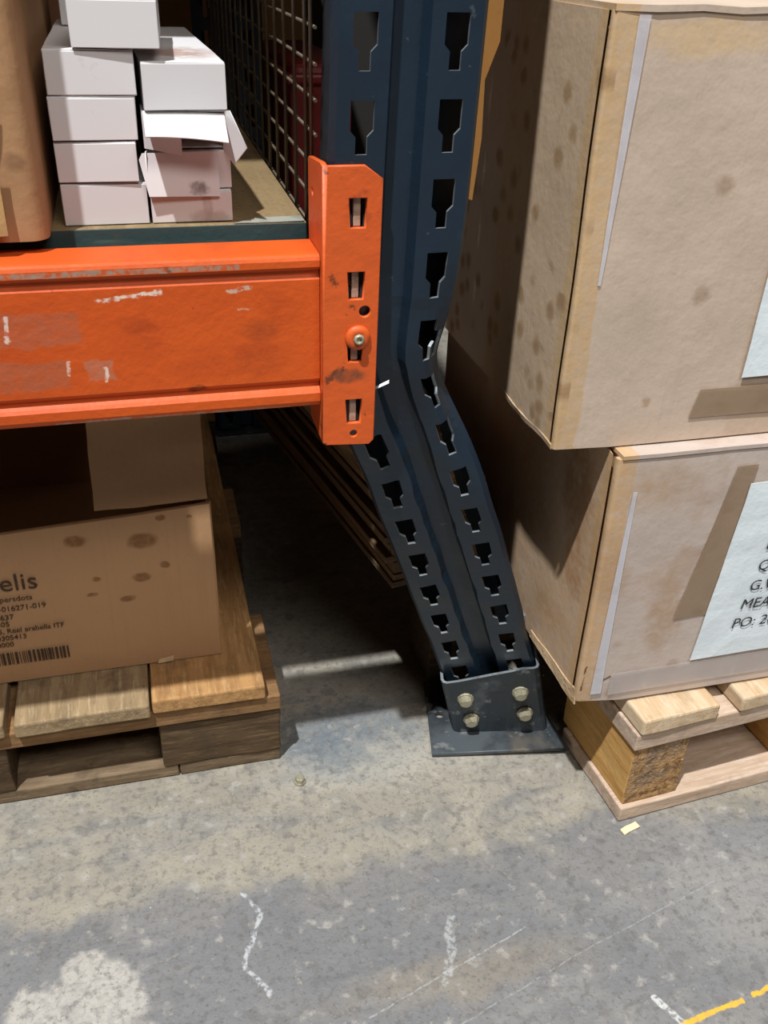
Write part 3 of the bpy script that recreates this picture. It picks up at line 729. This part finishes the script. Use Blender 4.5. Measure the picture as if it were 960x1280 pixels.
# carton at the left end of the deck, overhanging the beam
CD = thing('carton', 'tall taped brown carton overhanging the orange beam beside the white boxes', 'carton', (-.40, .2, .5937))
o_ = (-.40, .2, .5937)
m_cd = cardboard('kraft_board_golden', (164, 126, 90), [('noise', 12, .5, .7, (142, 106, 72), .5), ('ell', (-.252, .028, .645), (.006, .02, .005), .5, (120, 86, 60), .6, (.01, 60.))], org=o_)
carton_body('body', -.62, -.2385, .0275, .40, .5945, .93, m_cd, CD, r=.012, bulge=.004, seed=17, crush=0)
sheet('parcel_tape', [(-.60, .0215, .600), (-.262, .0205, .600), (-.262, .0205, .650), (-.60, .0215, .650)], .0004, m_browntape, CD, 14, 5, .0022, 51)
sheet('parcel_tape', [(-.60, .0205, .655), (-.268, .0200, .660), (-.262, .0200, .690), (-.60, .0205, .690)], .0004, m_browntape, CD, 14, 4, .0030, 57)
CB = thing('carton', 'dark brown carton standing on the deck behind the taped carton', 'carton', (-.40, .6, .5937))
carton_body('body', -.58, -.2260, .43, .80, .5945, .90, cardboard('kraft_board_dark', (112, 76, 52)), CB, seed=23)

# ------------------------------------------------------------------ pallets
wA = wood('old_wood_grey', (150, 128, 96), (112, 92, 68), (180, 162, 130), 'y')
wB = wood('old_wood_tan', (168, 128, 82), (128, 92, 56), (190, 156, 112), 'y', gop=.3)
wS = wood('old_wood_stringer', (140, 106, 70), (108, 80, 54), (160, 128, 92), 'x')
wK = wood('old_wood_block', (88, 70, 50), (62, 48, 34), (122, 100, 72), 'x', gop=.6)
wBt = wood('old_wood_bottom', (118, 100, 78), (84, 68, 50), (146, 126, 98), 'x', gop=.6)
PL = thing('pallet', 'weathered brown timber pallet under the open carton', 'pallet', (-.45, .5, 0))
zt = .1174
for x0, x1, mt, y0 in ((-.2148, -.1016, wB, .0905), (-.3460, -.2172, wA, .0865), (-.4900, -.3550, wA, .0880), (-.6100, -.4980, wB, .0900), (-.7400, -.6180, wA, .0900)):
    rbox('plank', (x0, x1, y0, .90, .1000, zt), mt, PL, bev=.0022, cuts=6, wob=.0013, wsc=24, seed=x0 * 40)
for y0, y1 in ((.0940, .2350), (.43, .53), (.79, .90)):
    rbox('stringer_board', (-.7400, -.0860, y0, y1, .0795, .0996), wS, PL, bev=.0015, cuts=6, wob=.0015, wsc=16, seed=y0 * 30)
    for x0, x1 in ((-.2120, -.0860), (-.48, -.36), (-.74, -.62)):
        rbox('block', (x0, x1, y0 + .0045, y1 - .003, .0165, .0792), wK, PL, bev=.002, cuts=4, wob=.0018, wsc=34, seed=x0 * 70)
for y0, y1 in ((.1000, .1900), (.43, .53), (.79, .89)):
    rbox('bottom_board', (-.7400, -.1960, y0, y1, 0.0005, .0160), wBt, PL, bev=.0015, cuts=6, wob=.0010, wsc=30, seed=y0 * 11)
    rbox('bottom_board', (-.1945, -.0870, y0, y1, 0.0005, .0162), wBt, PL, bev=.0012, cuts=3, wob=.0008, wsc=30, seed=y0 * 17)

wP = wood('pine_plank', (206, 182, 150), (182, 148, 104), (226, 210, 186), 'y', (120, 98, 74), .25, .06)
wQ = wood('pine_block', (206, 160, 94), (182, 132, 70), (224, 186, 126), 'y', (120, 90, 56), .15, .06)
wR = wood('pine_stringer', (196, 172, 150), (164, 138, 112), (214, 198, 182), 'x', (110, 92, 80), .25, .06)
m_end = material('rough_end_grain', (176, 136, 86), .9, 0, [('noise', 12, .45, .6, (128, 112, 98), .8), ('noise', 90, .48, .62, (112, 78, 44), .8), ('noise', 200, .55, .7, (214, 178, 128), .6)], bump=[(150, .004), (40, .003)])
PR = thing('pallet', 'pale pine pallet under the two big stained cartons', 'pallet', (.2400, -.0600, 0), None, math.radians(4.5))
def rp(name, d, mt, **k): return rbox(name, d, mt, PR, (0, 0, 0), **k)
for k, (x0, x1) in enumerate(((.002, .090), (.117, .215), (.245, .345), (.375, .475))):
    rp('plank', (x0, x1, -.0045, .70, .1220, .1412), wP, bev=.0025, cuts=5, wob=.0018, wsc=26, seed=k * 3.1)
for y0, y1 in ((-.002, .10), (.30, .40), (.57, .67)):
    rp('stringer_board', (.0, .475, y0, y1, .1005, .1215), wR, bev=.0015, cuts=4, wob=.0010, wsc=22, seed=y0 * 9)
    for x0, x1 in ((.003, .068), (.20, .30), (.40, .475)):
        b_ = rp('block', (x0, x1, y0 + .003, y1 + .03, .0205, .1002), [wQ, m_end], bev=.0015, cuts=4, wob=.0012, wsc=40, seed=x0 * 31)
        for p in b_.data.polygons:
            if abs(p.normal.y) > .8: p.material_index = 1
    rp('bottom_board', (-.001, .475, y0 - .002, y1 + .02, .0008, .0200), wR, bev=.0018, cuts=5, wob=.0012, wsc=30, seed=y0 * 5)
# splinter of wood on the floor
ch = rbox('wood_chip', (-.010, .011, -.0035, .0035, 0, .0025), wood('fresh_splinter', (226, 208, 170), (206, 182, 138), (238, 226, 196), 'x', gop=.1), None, (0, 0, 0), bev=.0006, cuts=2, wob=.0008, wsc=90)
ch.location = (.2470, -.0745, .0006); ch.rotation_euler = (0, 0, .28); tag(ch, 'small pale wood splinter on the floor in front of the pine pallet', 'wood chip')

# ------------------------------------------------------------------ things in the dark behind the upright
m_sheet = material('flattened_board', (122, 94, 62), .85, 0, [('noise', 3, .45, .6, (80, 60, 40), .7, (20, 3, 120)), ('noise', 40, .5, .7, (96, 72, 46), .5, (1, 6, 1))], bump=[(60, .002)], vary=.22)
rot = math.atan2(.066, .338)
zs = .186
for y in (.22, .52):
    t = thing('timber_bearer', 'short dark timber bearer under the stack of flattened cardboard', 'timber', (.125, y, 0), 'timber bearers under flattened cardboard')
    rbox('beam', (.105, .160, y - .04, y + .04, .0005, zs - .001), wK, t, bev=.002, cuts=3, wob=.001)
NS = 15
for k in range(NS):
    hgt = .0078
    t = thing('cardboard_sheet', {0: 'lowest flattened cardboard sheet, resting on the timber bearers behind the bent upright', NS - 1: 'topmost flattened cardboard sheet of the stack behind the bent upright'}.get(k, 'flattened cardboard sheet inside the stack behind the bent upright'), 'cardboard', (.1120, .148, zs + k * .0083), 'flattened cardboard sheets stacked behind the upright', rot)
    dx = random.uniform(-.006, .004) - .0009 * k
    rbox('board', (-.070 + dx, .045 + dx, random.uniform(0, .004), .46, 0, hgt), m_sheet, t, (0, 0, 0), bev=.0008, cuts=3, wob=.0010, wsc=20, seed=k * 2.3)

# torn strip of cardboard hanging beside the upright
hs = thing('cardboard_strip', 'torn tan cardboard strip hanging between the upright and the stained carton', 'cardboard', (.066, .06, .61))
hs.location = (.066, .06, .61)
m_strip = cardboard('torn_strip_board', (206, 150, 84))
plate('strip', [(.064, .608), (.070, .606), (.0735, .650), (.0725, .690), (.0815, .715), (.083, .80), (.062, .80), (.064, .690)], [], .003, XZ(.06), m_strip, hs, .0004)

# rear upright and the goods in the next bay, seen through the mesh
def rear_frame(t): return Vector((-.022, .90, .72 - .05 * t)), Vector((1, 0, 0)), Vector((0, 1, 0))
ru = thing('rear_upright', 'straight dark slotted rear upright seen through the wire mesh', 'rack upright', (-.022, .93, 0))
column('slotted_column', rear_frame, -10, 14, ru, [m_blue, m_bluerim], False, 14.2)
rbox('base_plate', (-.078, .034, .89, .99, .0005, .005), m_foot, ru, bev=.001)
rc = thing('red_crate', 'dark red plastic crate behind the wire mesh', 'crate', (.09, .90, .30))
rbox('body', (.046, .135, .76, 1.10, .3005, .625), m_red, rc, bev=.012, seg=3)
rbox('rim', (.040, .141, .754, 1.106, .598, .612), m_red, rc, bev=.004)
for k in range(2): rbox('rib', (.070 + .035 * k, .078 + .035 * k, .753, .762, .32, .59), m_red, rc, bev=.002)
bc = thing('carton', 'plain brown carton under the dark red crate', 'carton', (.095, .90, 0))
carton_body('body', .046, .145, .755, 1.14, .0005, .2995, cardboard('kraft_board_dim', (140, 108, 74)), bc, seed=31)
bt = thing('carton', 'tall brown carton standing behind the rear upright and red crate', 'carton', (-.1, 1.35, 0))
carton_body('body', -.30, .15, 1.20, 1.50, .0005, .95, cardboard('kraft_board_back', (168, 132, 88)), bt, seed=37)
